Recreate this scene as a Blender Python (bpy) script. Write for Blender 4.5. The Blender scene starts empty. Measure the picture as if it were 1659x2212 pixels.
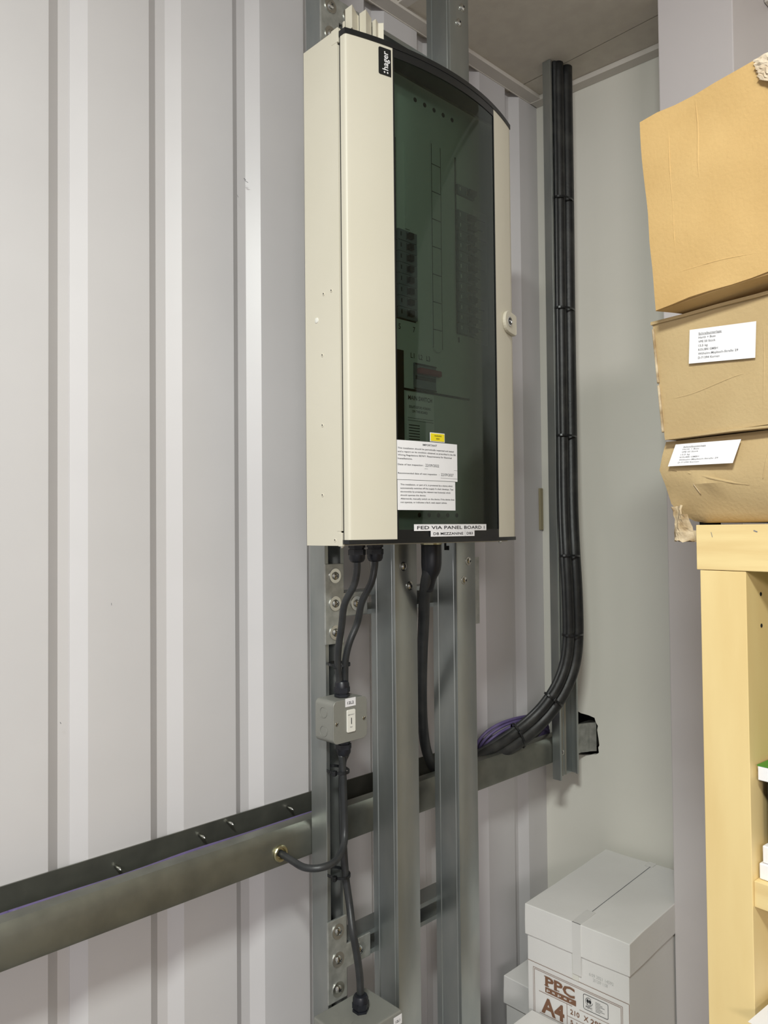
import bpy, bmesh, math, random
from mathutils import Vector, Matrix, noise
random.seed(7)
V = Vector
SC = bpy.context.scene
COL = SC.collection

# ------------------------------------------------------------------ camera
F_PX = 1657.24
yaw, pitch, roll = [math.radians(a) for a in (43.8276, 1.3638, -0.55605)]
cy_, sy_, cp_, sp_ = math.cos(yaw), math.sin(yaw), math.cos(pitch), math.sin(pitch)
fwd = V((sy_ * cp_, cy_ * cp_, sp_)); rgt = V((cy_, -sy_, 0)); upv = rgt.cross(fwd)
r2 = rgt * math.cos(roll) + upv * math.sin(roll); u2 = -rgt * math.sin(roll) + upv * math.cos(roll)
cam = bpy.data.cameras.new('camera'); co = bpy.data.objects.new('camera', cam); COL.objects.link(co)
cam.sensor_fit = 'VERTICAL'; cam.sensor_height = 24.0; cam.lens = F_PX * 24.0 / 2212.0; cam.clip_start = .01
co.matrix_world = Matrix(((r2.x, u2.x, -fwd.x, 0), (r2.y, u2.y, -fwd.y, -1.137), (r2.z, u2.z, -fwd.z, 1.5), (0, 0, 0, 1)))
SC.camera = co
# ------------------------------------------------------------------ light and exposure
w = bpy.data.worlds.new('world'); SC.world = w; w.use_nodes = True
w.node_tree.nodes['Background'].inputs[0].default_value = (.97, .94, .95, 1)
w.node_tree.nodes['Background'].inputs[1].default_value = .40
def area(loc, aim, sx, sy, power, color):
    l = bpy.data.lights.new('ceiling_panel_light', 'AREA'); l.shape = 'RECTANGLE'; l.size = sx; l.size_y = sy
    l.energy = power; l.color = color
    o = bpy.data.objects.new('ceiling_panel_light', l); COL.objects.link(o); o.location = loc
    o.rotation_euler = (V(aim) - V(loc)).to_track_quat('-Z', 'Y').to_euler(); return o
area((-.45, -1.32, 2.58), (.12, -1.2, 0), .35, .2, 33, (.95, 1, .95))
area((-2.3, -3.9, 2.56), (.2, -1.9, .2), 1.2, .6, 60, (1, .95, .93))
SC.view_settings.view_transform = 'Standard'; SC.view_settings.look = 'None'; SC.view_settings.gamma = 1
SC.view_settings.exposure = 0.40; SC.view_settings.use_curve_mapping = False

# ------------------------------------------------------------------ materials
def lin(c):
    c = c / 255.0
    return c / 12.92 if c <= .04045 else ((c + .055) / 1.055) ** 2.4
def rgb(r, g, b): return (lin(r), lin(g), lin(b), 1)
def mat(name, col, rough=.5, metal=0, spec=.5, col2=None, scale=8, bump=0, bscale=200, detail=4, stretch=None, coat=0, ramp=(.35, .65)):
    m = bpy.data.materials.new(name); m.use_nodes = True; nt = m.node_tree; b = nt.nodes['Principled BSDF']
    b.inputs['Base Color'].default_value = col; b.inputs['Roughness'].default_value = rough
    b.inputs['Metallic'].default_value = metal; b.inputs['Specular IOR Level'].default_value = spec
    b.inputs['Coat Weight'].default_value = coat
    tc = nt.nodes.new('ShaderNodeTexCoord'); mp = nt.nodes.new('ShaderNodeMapping')
    nt.links.new(tc.outputs['Object'], mp.inputs[0])
    if stretch: mp.inputs['Scale'].default_value = stretch
    if col2:
        n = nt.nodes.new('ShaderNodeTexNoise'); n.inputs['Scale'].default_value = scale; n.inputs['Detail'].default_value = detail
        nt.links.new(mp.outputs[0], n.inputs['Vector'])
        r = nt.nodes.new('ShaderNodeValToRGB'); r.color_ramp.elements[0].color = col; r.color_ramp.elements[1].color = col2
        r.color_ramp.elements[0].position, r.color_ramp.elements[1].position = ramp
        nt.links.new(n.outputs['Fac'], r.inputs[0]); nt.links.new(r.outputs[0], b.inputs['Base Color'])
    if bump:
        n2 = nt.nodes.new('ShaderNodeTexNoise'); n2.inputs['Scale'].default_value = bscale; n2.inputs['Detail'].default_value = 3
        nt.links.new(mp.outputs[0], n2.inputs['Vector'])
        bp = nt.nodes.new('ShaderNodeBump'); bp.inputs['Strength'].default_value = bump; bp.inputs['Distance'].default_value = .001
        nt.links.new(n2.outputs['Fac'], bp.inputs['Height']); nt.links.new(bp.outputs[0], b.inputs['Normal'])
    return m
M = {}
M['wall'] = mat('painted_steel_liner', rgb(201, 198, 199), .36, col2=rgb(207, 204, 205), scale=3, bump=.05, bscale=900)
M['wallr'] = mat('painted_board', rgb(226, 223, 213), .5, col2=rgb(230, 227, 218), scale=2.5, bump=.08, bscale=700)
M['boxing'] = mat('painted_boxing', rgb(216, 210, 211), .5, col2=rgb(219, 213, 214), scale=3, bump=.06, bscale=700)
M['ceil'] = mat('ceiling_tile', rgb(206, 198, 186), .8, col2=rgb(212, 205, 192), scale=30, bump=.3, bscale=500)
M['trim'] = mat('ceiling_trim', rgb(212, 206, 198), .45)
M['floor'] = mat('floor_vinyl', rgb(120, 120, 118), .5, col2=rgb(105, 105, 104), scale=12)
M['galv'] = mat('galvanised_steel', rgb(150, 156, 156), .36, .85, col2=rgb(172, 175, 172), scale=14, bump=.05, bscale=60, stretch=(1, 1, .35))
M['galvd'] = mat('galvanised_purlin', rgb(116, 117, 110), .42, .8, col2=rgb(134, 135, 126), scale=18, bump=.05, bscale=90)
M['zinc'] = mat('zinc_plate', rgb(184, 186, 182), .42, .7, col2=rgb(160, 162, 158), scale=60, bump=.1, bscale=150)
M['bolt'] = mat('zinc_bolt', rgb(200, 200, 196), .2, 1)
M['cream'] = mat('cream_enclosure', rgb(208, 202, 185), .42, col2=rgb(211, 205, 189), scale=5, bump=.12, bscale=1500)
M['creamin'] = mat('cream_cover', rgb(200, 204, 192), .5)
M['blackpl'] = mat('black_trim', rgb(22, 24, 26), .35)
M['gland'] = mat('black_nylon', rgb(20, 22, 30), .4, bump=.1, bscale=400)
M['cable'] = mat('black_cable_sheath', rgb(38, 40, 42), .42, col2=rgb(50, 51, 52), scale=40, bump=.15, bscale=300)
M['cabled'] = mat('dusty_black_cable', rgb(24, 25, 26), .45, col2=rgb(58, 58, 55), scale=26, bump=.3, bscale=200, ramp=(.45, .85))
M['purple'] = mat('purple_cable_sheath', rgb(86, 74, 116), .5, col2=rgb(100, 88, 130), scale=30)
M['box'] = mat('grey_metal_clad', rgb(140, 140, 134), .38, .25, bump=.2, bscale=900)
M['white'] = mat('white_label', rgb(232, 230, 232), .6, bump=.1, bscale=300)
M['offw'] = mat('white_plastic', rgb(226, 224, 216), .4)
M['ink'] = mat('black_ink', rgb(28, 28, 32), .7)
M['inkg'] = mat('grey_ink', rgb(120, 120, 124), .8)
M['inkl'] = mat('faded_ink', rgb(190, 190, 188), .8)
M['brown'] = mat('brown_ink', rgb(128, 92, 70), .7)
M['yellow'] = mat('yellow_label', rgb(232, 212, 20), .5)
M['cb1'] = mat('cardboard_tan', rgb(190, 155, 100), .85, col2=rgb(200, 166, 111), scale=9, bump=.4, bscale=260, stretch=(1, 1, 1))
M['cb2'] = mat('cardboard_brown', rgb(176, 151, 109), .85, col2=rgb(185, 161, 119), scale=9, bump=.4, bscale=260)
M['torn'] = mat('torn_cardboard', rgb(186, 166, 140), .95, col2=rgb(214, 200, 180), scale=60, bump=.9, bscale=150)
M['worn'] = mat('worn_cardboard', rgb(150, 126, 92), .95, col2=rgb(204, 186, 156), scale=70, bump=.8, bscale=150)
M['wood'] = mat('birch_veneer', rgb(226, 201, 144), .5, col2=rgb(218, 190, 132), scale=6, bump=.05, bscale=80, stretch=(3, 3, .6), detail=8)
M['woodh'] = mat('birch_veneer_flat', rgb(226, 202, 146), .5, col2=rgb(216, 188, 132), scale=9, bump=.05, bscale=80, stretch=(.7, .7, 9), detail=8)
M['carton'] = mat('white_carton', rgb(228, 226, 224), .6, col2=rgb(232, 230, 228), scale=6, bump=.15, bscale=200)
M['tape'] = mat('clear_tape', rgb(224, 222, 220), .25)
M['dark'] = mat('dark_plastic', rgb(36, 38, 42), .5)
M['void'] = mat('dark_cavity', rgb(20, 19, 18), .9)  # near-black colour standing in for shade inside holes and gaps
M['brk'] = mat('breaker_grey', rgb(120, 124, 128), .4)
M['red'] = mat('red_switch', rgb(150, 40, 50), .4)
M['green'] = mat('green_cover', rgb(70, 130, 40), .5)
M['brass'] = mat('brass_grommet', rgb(190, 184, 150), .25, .95)
M['tan'] = mat('tan_filler', rgb(150, 140, 112), .8)
# tinted door glass: thin tinted sheet, clear coat reflections
g = bpy.data.materials.new('tinted_green_glazing'); g.use_nodes = True; nt = g.node_tree; nt.nodes.clear()
out = nt.nodes.new('ShaderNodeOutputMaterial'); mx = nt.nodes.new('ShaderNodeMixShader'); tr = nt.nodes.new('ShaderNodeBsdfTransparent')
gl = nt.nodes.new('ShaderNodeBsdfGlossy'); fr = nt.nodes.new('ShaderNodeFresnel'); fr.inputs[0].default_value = 1.5
tr.inputs[0].default_value = (.42, .52, .47, 1); gl.inputs['Roughness'].default_value = .06; gl.inputs[0].default_value = (.8, .9, .85, 1)
nt.links.new(fr.outputs[0], mx.inputs[0]); nt.links.new(tr.outputs[0], mx.inputs[1]); nt.links.new(gl.outputs[0], mx.inputs[2]); nt.links.new(mx.outputs[0], out.inputs[0])
M['glass'] = g

# ------------------------------------------------------------------ helpers
ORG = {}
def link(name, me, parent=None, at=None):
    o = bpy.data.objects.new(name, me); COL.objects.link(o)
    base = V((0, 0, 0)) if parent is None else ORG[parent.name]
    a = base if at is None else V(at)
    if parent is not None: o.parent = parent
    o.location = a - base; ORG[o.name] = a.copy()
    return o
def tagit(o, label=None, cat=None, group=None, kind=None):
    if label: o['label'] = label
    if cat: o['category'] = cat
    if group: o['group'] = group
    if kind: o['kind'] = kind
    return o
def thing(name, label, cat, loc, group=None):
    o = bpy.data.objects.new(name, None); COL.objects.link(o); o.location = loc; o.empty_display_size = .02
    ORG[o.name] = V(loc); return tagit(o, label, cat, group)
def mesh(name, bm, m, parent=None, at=None, bev=0, smooth=False, seg=2):
    base = V((0, 0, 0)) if parent is None else ORG[parent.name]
    a = base if at is None else V(at)
    bmesh.ops.recalc_face_normals(bm, faces=bm.faces)
    for v in bm.verts: v.co -= a
    me = bpy.data.meshes.new(name); bm.to_mesh(me); bm.free()
    me.materials.append(M[m] if isinstance(m, str) else m)
    if smooth:
        for p in me.polygons: p.use_smooth = True
    o = link(name, me, parent, a)
    if smooth == 'auto':
        try:
            for p in me.polygons: p.use_smooth = True
            me.set_sharp_from_angle(angle=math.radians(35))
        except Exception: pass
    if bev:
        b = o.modifiers.new('bevel', 'BEVEL'); b.width = bev; b.segments = seg; b.limit_method = 'ANGLE'; b.angle_limit = math.radians(40)
    return o
def structure(name, bm, m, **k):
    return tagit(mesh(name, bm, m, **k), kind='structure')
def B(): return bmesh.new()
def box(bm, a, b, frame=None):
    x0, y0, z0 = a; x1, y1, z1 = b
    vs = [bm.verts.new(frame(V(p)) if frame else p) for p in ((x0, y0, z0), (x1, y0, z0), (x1, y1, z0), (x0, y1, z0), (x0, y0, z1), (x1, y0, z1), (x1, y1, z1), (x0, y1, z1))]
    for f in ((3, 2, 1, 0), (4, 5, 6, 7), (0, 1, 5, 4), (1, 2, 6, 5), (2, 3, 7, 6), (3, 0, 4, 7)): bm.faces.new([vs[i] for i in f])
    return bm
def prism(bm, pts, a, b):
    """closed polygon pts extruded: a(p)->Vector start, b(p)->Vector end"""
    s = [bm.verts.new(a(p)) for p in pts]; e = [bm.verts.new(b(p)) for p in pts]; n = len(pts)
    for i in range(n): bm.faces.new((s[i], s[(i + 1) % n], e[(i + 1) % n], e[i]))
    bm.faces.new(s[::-1]); bm.faces.new(e)
    return bm
def prism_z(bm, pts, z0, z1): return prism(bm, pts, lambda p: V((p[0], p[1], z0)), lambda p: V((p[0], p[1], z1)))
def prism_x(bm, pts, x0, x1): return prism(bm, pts, lambda p: V((x0, p[0], p[1])), lambda p: V((x1, p[0], p[1])))
def prism_y(bm, pts, y0, y1): return prism(bm, pts, lambda p: V((p[0], y0, p[1])), lambda p: V((p[0], y1, p[1])))
def spline(pts, n=8):
    P = [V(p) for p in pts]; P = [P[0] * 2 - P[1]] + P + [P[-1] * 2 - P[-2]]; o = []
    for i in range(1, len(P) - 2):
        a, b, c, d = P[i - 1:i + 3]
        for k in range(n):
            t = k / n
            o.append(.5 * ((2 * b) + (c - a) * t + (2 * a - 5 * b + 4 * c - d) * t * t + (3 * b - a - 3 * c + d) * t ** 3))
    o.append(P[-2]); return o
def tube(bm, path, r, n=14, caps=True, closed=False):
    path = [V(p) for p in path]; N = len(path); rs = r if isinstance(r, (list, tuple)) else [r] * N
    t0 = (path[1] - path[0]).normalized(); ref = V((0, 0, 1)) if abs(t0.z) < .9 else V((1, 0, 0))
    nn = t0.cross(ref).normalized(); rings = []
    for i, p in enumerate(path):
        if closed: t = (path[(i + 1) % N] - path[i - 1]).normalized()
        else: t = (path[min(i + 1, N - 1)] - path[max(i - 1, 0)]).normalized()
        nn = (nn - t * nn.dot(t)).normalized(); bb = t.cross(nn)
        rings.append([bm.verts.new(p + (nn * math.cos(2 * math.pi * k / n) + bb * math.sin(2 * math.pi * k / n)) * rs[i]) for k in range(n)])
    for i in range(N if closed else N - 1):
        A, C = rings[i], rings[(i + 1) % N]
        for k in range(n): bm.faces.new((A[k], A[(k + 1) % n], C[(k + 1) % n], C[k]))
    if caps and not closed: bm.faces.new(rings[0][::-1]); bm.faces.new(rings[-1])
    return bm
def lathe(bm, prof, o, ax, n=24):
    """prof: (distance along ax, radius)"""
    o = V(o); ax = V(ax).normalized(); ref = V((0, 0, 1)) if abs(ax.z) < .9 else V((1, 0, 0)); a = ax.cross(ref).normalized(); b = ax.cross(a); rings = []
    for d, r in prof:
        r = max(r, 1e-5)
        rings.append([bm.verts.new(o + ax * d + (a * math.cos(2 * math.pi * k / n) + b * math.sin(2 * math.pi * k / n)) * r) for k in range(n)])
    for A, C in zip(rings, rings[1:]):
        for k in range(n): bm.faces.new((A[k], A[(k + 1) % n], C[(k + 1) % n], C[k]))
    bm.faces.new(rings[0][::-1]); bm.faces.new(rings[-1]); return bm
def copy_at(o, delta):
    c = o.copy(); COL.objects.link(c); c.location = o.location + V(delta); ORG[c.name] = ORG[o.name] + V(delta)
    for ch in list(o.children):
        d = ch.copy(); COL.objects.link(d); d.parent = c
    return c
def frame(o, u, v, n):
    o, u, v, n = V(o), V(u).normalized(), V(v).normalized(), V(n).normalized()
    return lambda p: o + u * p[0] + v * p[1] + n * p[2]
def text_bm(items, fr, depth=.0003):
    """items: (string, x, y, height, width or None, bold) in frame units, fr maps (x,y,z)"""
    bm = B()
    for it in items:
        s, x, y, h, wd = it[:5]; bold = it[5] if len(it) > 5 else 0
        cu = bpy.data.curves.new('lettering', 'FONT'); cu.body = s; cu.size = 1; cu.offset = bold; cu.resolution_u = 2
        ob = bpy.data.objects.new('lettering', cu); COL.objects.link(ob)
        bpy.context.view_layer.update()
        me = ob.to_mesh(); xs = [v.co.x for v in me.vertices]
        if xs:
            k = h / .72; kx = k if wd is None else wd / (max(xs) - min(xs)); x0 = min(xs)
            vs = [bm.verts.new(fr((x + (v.co.x - x0) * kx, y + v.co.y * k, depth))) for v in me.vertices]
            for p in me.polygons:
                try: bm.faces.new([vs[i] for i in p.vertices])
                except ValueError: pass
        ob.to_mesh_clear(); bpy.data.objects.remove(ob); bpy.data.curves.remove(cu)
    return bm
def bar(bm, fr, x0, y0, x1, y1, t, d=.0003):
    a = V((x0, y0)); b = V((x1, y1)); q = (b - a).normalized(); nn = V((-q.y, q.x)) * t / 2
    bm.faces.new([bm.verts.new(fr((p.x, p.y, d))) for p in (a - nn, b - nn, b + nn, a + nn)])

# ================================================================== THE SETTING
# corrugated liner wall: room face of the flats at y = 0, grooves 18 mm deep
pts = []; PER = .1571; G0 = .4468
k = -14
while G0 + k * PER < 1.62:
    c = G0 + k * PER
    pts += [(c - .0288, 0), (c - .0088, .018), (c + .0088, .018), (c + .0288, 0)]; k += 1
pts = [(-2.0, 0)] + [p for p in pts if -2 < p[0]] + [(1.72, 0)]
i0 = [i for i, p in enumerate(pts) if abs(p[0] - (G0 + .0088)) < 1e-4][0]
def sheet(bm, pp, dy=0):
    prism_z(bm, [(x, y + dy) for x, y in pp] + [(x, y + dy + .0015) for x, y in pp[::-1]], 0, 2.75)
bm = B(); sheet(bm, pts[:i0 + 1]); sheet(bm, pts[i0:], -.0012)
wall_back = structure('wall_back', bm, 'wall')
bm = B(); box(bm, (-2, .04, 0), (1.9, .06, 2.75)); structure('wall_back_backing', bm, 'void')
bm = B(); fr = lambda p: V((p[0], -.0013 - p[2], p[1]))
for q in ((.7545, 2.1245, .7585, 2.1225, .0016), (.7560, 2.1212, .7635, 2.1195, .0010), (.7400, 2.0905, .7430, 2.0870, .0008), (.4345, 1.2262, .4358, 1.2235, .0010), (.5117, 1.3930, .5119, 1.3895, .0008)): bar(bm, fr, *q, .0001)
mesh('scuff_mark', bm, 'inkg', wall_back)
# right wall: slightly out of square, with the ragged hole cut round the purlin
WX = lambda y: 1.652 - .075 * y
outer = [(.018, 0), (.018, 2.75), (-3.2, 2.75), (-3.2, 0)]
hole = [(-.012, .944), (-.012, 1.045), (-.06, 1.047), (-.085, 1.052), (-.1, 1.046), (-.12, 1.044), (-.136, 1.040), (-.139, 1.030), (-.1445, 1.022), (-.1425, 1.012), (-.1455, .992), (-.1475, .976), (-.1445, .970), (-.1460, .958), (-.139, .952), (-.128, .950), (-.118, .946), (-.09, .943), (-.05, .946)]
bm = B(); ed = []
for loop in (outer, hole):
    vs = [bm.verts.new((WX(y), y, z)) for y, z in loop]
    ed += [bm.edges.new((vs[i], vs[(i + 1) % len(vs)])) for i in range(len(vs))]
bmesh.ops.triangle_fill(bm, edges=ed, use_beauty=True)
bm.faces.ensure_lookup_table()
g2 = bmesh.ops.extrude_face_region(bm, geom=bm.faces[:])
for v in [e for e in g2['geom'] if isinstance(e, bmesh.types.BMVert)]: v.co.x += .012
structure('wall_right', bm, 'wallr')
bm = B(); box(bm, (1.86, -.4, .7), (1.88, .05, 1.3)); box(bm, (1.69, -.4, .7), (1.86, -.38, 1.3)); structure('wall_right_dark_backing', bm, 'void')  # added dark backing, keeps ambient light from showing through the hole
bm = B(); box(bm, (1.500, -.5584, 0), (1.74, -.4075, 2.75)); structure('wall_right_boxing', bm, 'boxing', bev=.002)
bm = B(); box(bm, (-2, -5, -.02), (1.9, .02, 0)); structure('floor', bm, 'floor')
# ceiling tiles with exposed grid
ZC = 2.602
bm = B()
xs = [-2.0, -.7, -.07, .53, 1.118, 1.142, 1.556, 1.90]
for a, b in ((-2, -.70), (-.697, -.08), (-.077, .52), (.523, 1.118), (1.142, 1.556), (1.559, 1.90)):
    box(bm, (a, -5, ZC), (b, .018, ZC + .015))
box(bm, (-2, -5, ZC + .014), (1.9, .02, ZC + .03))
structure('ceiling', bm, 'ceil')
bm = B(); box(bm, (1.118, -5, ZC - .004), (1.142, -.002, ZC + .01)); structure('trim_3', bm, 'trim')
bm = B(); prism_x(bm, [(-.0012, 2.589), (-.0035, 2.589), (-.0035, 2.5905), (-.032, 2.5905), (-.032, 2.593), (-.0012, 2.593)], -2, 1.66); box(bm, (-2, -.03, 2.593), (1.65, -.001, 2.602)); structure('trim_1', bm, 'trim')
bm = B()
for y0, y1 in ((-.002, -.405), (-.56, -3.0)):
    vs = [V((WX(y0) - .03, y0, 0)), V((WX(y0) - .001, y0, 0)), V((WX(y1) - .001, y1, 0)), V((WX(y1) - .03, y1, 0))]
    prism(bm, [0, 1, 2, 3], lambda i: V((vs[i].x, vs[i].y, 2.589)), lambda i: V((vs[i].x, vs[i].y, 2.6015)))
structure('trim_2', bm, 'trim')
bm = B(); prism_z(bm, [(1.636, -.001), (1.648, -.001), (1.648, -.007), (1.636, -.007)], 1.497, 1.603)
tagit(mesh('filler_strip', bm, 'tan', bev=.001), 'short tan filler strip in the wall corner beside the cable channel', 'strip')

# ================================================================== STEELWORK
# purlin: lipped channel lying open side up
prof = [(-.002, 1.017), (-.002, .958), (-.006, .9555), (-.106, .9555), (-.1105, .958), (-.112, .963), (-.112, .998), (-.1095, 1.008), (-.104, 1.0145), (-.096, 1.0165), (-.086, 1.0165), (-.086, 1.0145), (-.096, 1.0145), (-.1035, 1.0122), (-.108, 1.0065), (-.1100, .997), (-.1100, .964), (-.1085, .960), (-.104, .9575), (-.008, .9575), (-.0045, .960), (-.0045, 1.017)]
pur = thing('steel_purlin', 'long galvanised steel rail running level across the corrugated wall into the right wall', 'steel rail', (.6, -.06, .956))
bm = B(); prism_x(bm, prof, -1.2, 1.72); mesh('rail', bm, 'galvd', pur, smooth='auto')
def screw_tip(x, y0, y1, z):
    bm = B(); lathe(bm, [(0, .0028), (.012, .0026), (.017, .0006)], (x, y0, z), (.1, -1, -.15), 10); return bm
for i, (x, z) in enumerate(((.516, .996), (.659, 1.003), (.713, 1.010), (.838, 1.003))):
    mesh('screw_tip', screw_tip(x, -.004, 0, z), 'bolt', pur, smooth=True)
GX, GZ = .743, .9795
bm = B(); n = 28
lathe(bm, [(0, .0135), (.0035, .0135), (.005, .012), (.005, .0088), (.001, .0078)], (GX, -.1121, GZ), (0, -1, 0), n)
gr = mesh('grommet', bm, 'brass', pur, smooth='auto'); tagit(gr, 'shiny metal ring')

bm = B(); prism_z(bm, [(1.600, -.1125), (1.615, -.1165), (1.630, -.1170), (1.645, -.1245), (1.654, -.1265), (1.668, -.1370), (1.668, -.1345), (1.654, -.1240), (1.645, -.1220), (1.630, -.1145), (1.615, -.1140), (1.600, -.1122)], .959, 1.028); box(bm, (1.602, -.1225, 1.000), (1.612, -.112, 1.002)); mesh('crumpled_end', bm, 'zinc', pur, bev=.0006)
# posts
def post(x0, x1, z0, z1, nm, label, bolts, groove_hole=False):
    t = thing('steel_post', label, 'post', ((x0 + x1) / 2, -.18, z0), 'galvanised steel posts beneath the board')
    yf, yb = -.212, -.1525; r = .003
    P = [(x0, yb), (x0, -.1645), (x0 + .0014, -.1655), (x0 + .0014, -.1675), (x0, -.1685), (x0, -.203), (x0 + .0008, -.2038), (x0, -.2046), (x0, yf + r), (x0 + .0009, yf + .0009), (x0 + r, yf), (x1 - r, yf), (x1 - .0009, yf + .0009), (x1, yf + r), (x1, -.158), (x1 + .002, -.157), (x1 + .002, yb)]
    bm = B(); prism_z(bm, P, z0, z1); mesh('post_profile', bm, 'galv', t, smooth='auto')
    for bx, bz in bolts:
        bm = B(); lathe(bm, [(0, .0078), (.001, .0078), (.0012, .0062), (.0028, .0058), (.0042, .0036), (.0046, .0028)], (bx, yf, bz), (0, -1, 0), 20)
        b = mesh('screw', bm, 'bolt', t, at=(bx, yf, bz), smooth='auto')
        bm = B(); lathe(bm, [(0, .0022), (.0004, .0022)], (bx, yf - .0045, bz), (0, -1, 0), 6); mesh('screw_recess', bm, 'dark', b)
    return t
p1 = post(.912, .967, .0, 1.62, 'p', 'wide galvanised post left of the thick cable, its front showing two screws', ((.932, 1.438), (.947, 1.404)))
p2 = post(1.071, 1.126, .0, ZC - .002, 'p', 'galvanised post rising past the board to the ceiling, right of the thick cable', ((1.105, 1.441), (1.092, 1.406), (1.106, 2.490), (1.095, 2.456)))
# L shaped slot in the side of the second post
bm = B()
for y0, z0, y1, z1 in ((-.187, 1.470, -.183, 1.490), (-.194, 1.462, -.183, 1.470)): box(bm, (1.0702, y0, z0), (1.0712, y1, z1))
mesh('slot', bm, 'void', p2)

# strut channels -----------------------------------------------------
def strut_v(x0, x1, yb, yf, z0, z1, lip=.008, ret=.007, t=.0022, slots=(), name='channel'):
    bm = B()
    sx = lambda *p: list(p)
    # back web split around slots
    P = [(x0, yb), (x0, yf), (x0 + lip, yf), (x0 + lip, yf + ret), (x0 + lip - t, yf + ret), (x0 + lip - t, yf + t), (x0 + t, yf + t), (x0 + t, yb)]
    prism_z(bm, P, z0, z1)
    Q = [(x0 + x1 - x, y) for x, y in P][::-1]; prism_z(bm, Q, z0, z1)
    c0, c1 = (x0 + x1) / 2 - .0055, (x0 + x1) / 2 + .0055
    if slots:
        for a, b in ((x0 + t, c0), (c1, x1 - t)): box(bm, (a, yb - t, z0), (b, yb, z1))
        z = z0
        for s0, s1 in slots:
            box(bm, (c0, yb - t, z), (c1, yb, s0)); z = s1
        box(bm, (c0, yb - t, z), (c1, yb, z1))
    else: box(bm, (x0 + t, yb - t, z0), (x1 - t, yb, z1))
    return bm
sl = [(.62 + .0505 * i, .62 + .0505 * i + .026) for i in range(38)]
st = thing('strut_channel', 'narrow upright slotted channel on the left, cables and the small switch box fixed along it', 'strut', (.828, -.13, .3))
mesh('channel', strut_v(.808, .850, -.1125, -.1525, .3, 2.58, slots=sl), 'galv', st, bev=.0009)
def strut_h(z0, z1, x0, x1, label):
    t = thing('strut_channel', label, 'strut', ((x0 + x1) / 2, -.13, z0), None)
    bm = strut_v(0, .041, 0, -.040, 0, x1 - x0, slots=[(a - .0, a + .026) for a in [.02 + .0505 * i for i in range(int((x1 - x0 - .05) / .0505))]])
    # lay it down: local z -> world x, local x -> world z
    for v in bm.verts:
        a = v.co.copy(); v.co = V((x0 + a.z, a.y - .1125, z0 + a.x))
    mesh('channel', bm, 'galv', t); return t
strut_h(1.355, 1.396, .853, 1.127, 'short level slotted channel behind the posts just below the board')
strut_h(.773, .814, .853, 1.127, 'short level slotted channel behind the posts near the bottom of the picture')
strut_h(2.368, 2.409, .853, 1.127, 'level slotted channel behind the top edge of the board')
# tee plates
def bolt_bm(c, r=.0122):
    bm = B(); lathe(bm, [(0, r), (.0016, r), (.0016, .0068), (.0022, .0066), (.0044, .0058), (.0058, .0032), (.0058, .001)], c, (0, -1, 0), 22); return bm
def cross_bm(c):
    bm = B(); x, y, z = c; a = math.radians(35)
    for k in (0, 1):
        an = a + k * math.pi / 2; u = V((math.cos(an), 0, math.sin(an))); v = V((-math.sin(an), 0, math.cos(an)))
        bm.faces.new([bm.verts.new(V(c) + u * i * .0034 + v * j * .0006) for i, j in ((-1, -1), (1, -1), (1, 1), (-1, 1))])
    return bm
def tee(label, zc, tabz, x0=.8055, x1=.8455, xt=.899, top=.066, bot=.067, bz=(.046, 0, -.048), tx=.873, extra=()):
    t = thing('tee_plate', label, 'bracket', (.826, -.1545, zc), 'flat steel tee plates on the left channel')
    P = [(x0, zc - bot), (x0, zc + top), (x1, zc + top), (x1, tabz + .0195), (xt, tabz + .0195), (xt, tabz - .0195), (x1, tabz - .0195), (x1, zc - bot)]
    bm = B(); prism_y(bm, P, -.1528, -.1568); mesh('plate', bm, 'zinc', t, bev=.0008)
    first = None
    cs = [(.826, zc + d) for d in bz] + ([(tx, tabz)] if tx else []) + list(extra)
    for x, z in cs:
        if first is None:
            first = mesh('bolt', bolt_bm((x, -.1568, z)), 'bolt', t, at=(x, -.1568, z), smooth='auto'); f0 = (x, z)
            mesh('screw_recess', cross_bm((x, -.1627, z)), 'dark', first)
        else: copy_at(first, (x - f0[0], 0, z - f0[1]))
    return t
tee('flat steel tee plate on the left channel just beneath the board', 1.379, 1.376)
tee('flat steel tee plate on the left channel above the bottom switch box', .795, .7935)
tee('flat steel tee plate above the top left corner of the board', 2.368, 2.389, top=.06, bot=.06, xt=.893, bz=(.021, -.027), tx=.867)
# small plate edge beside second post
bm = B(); box(bm, (1.135, -.1575, 1.312), (1.2030, -.153, 1.445)); tagit(mesh('flat_plate', bm, 'zinc', bev=.0006), 'thin upright steel plate peeping out right of the taller post', 'bracket')

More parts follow.
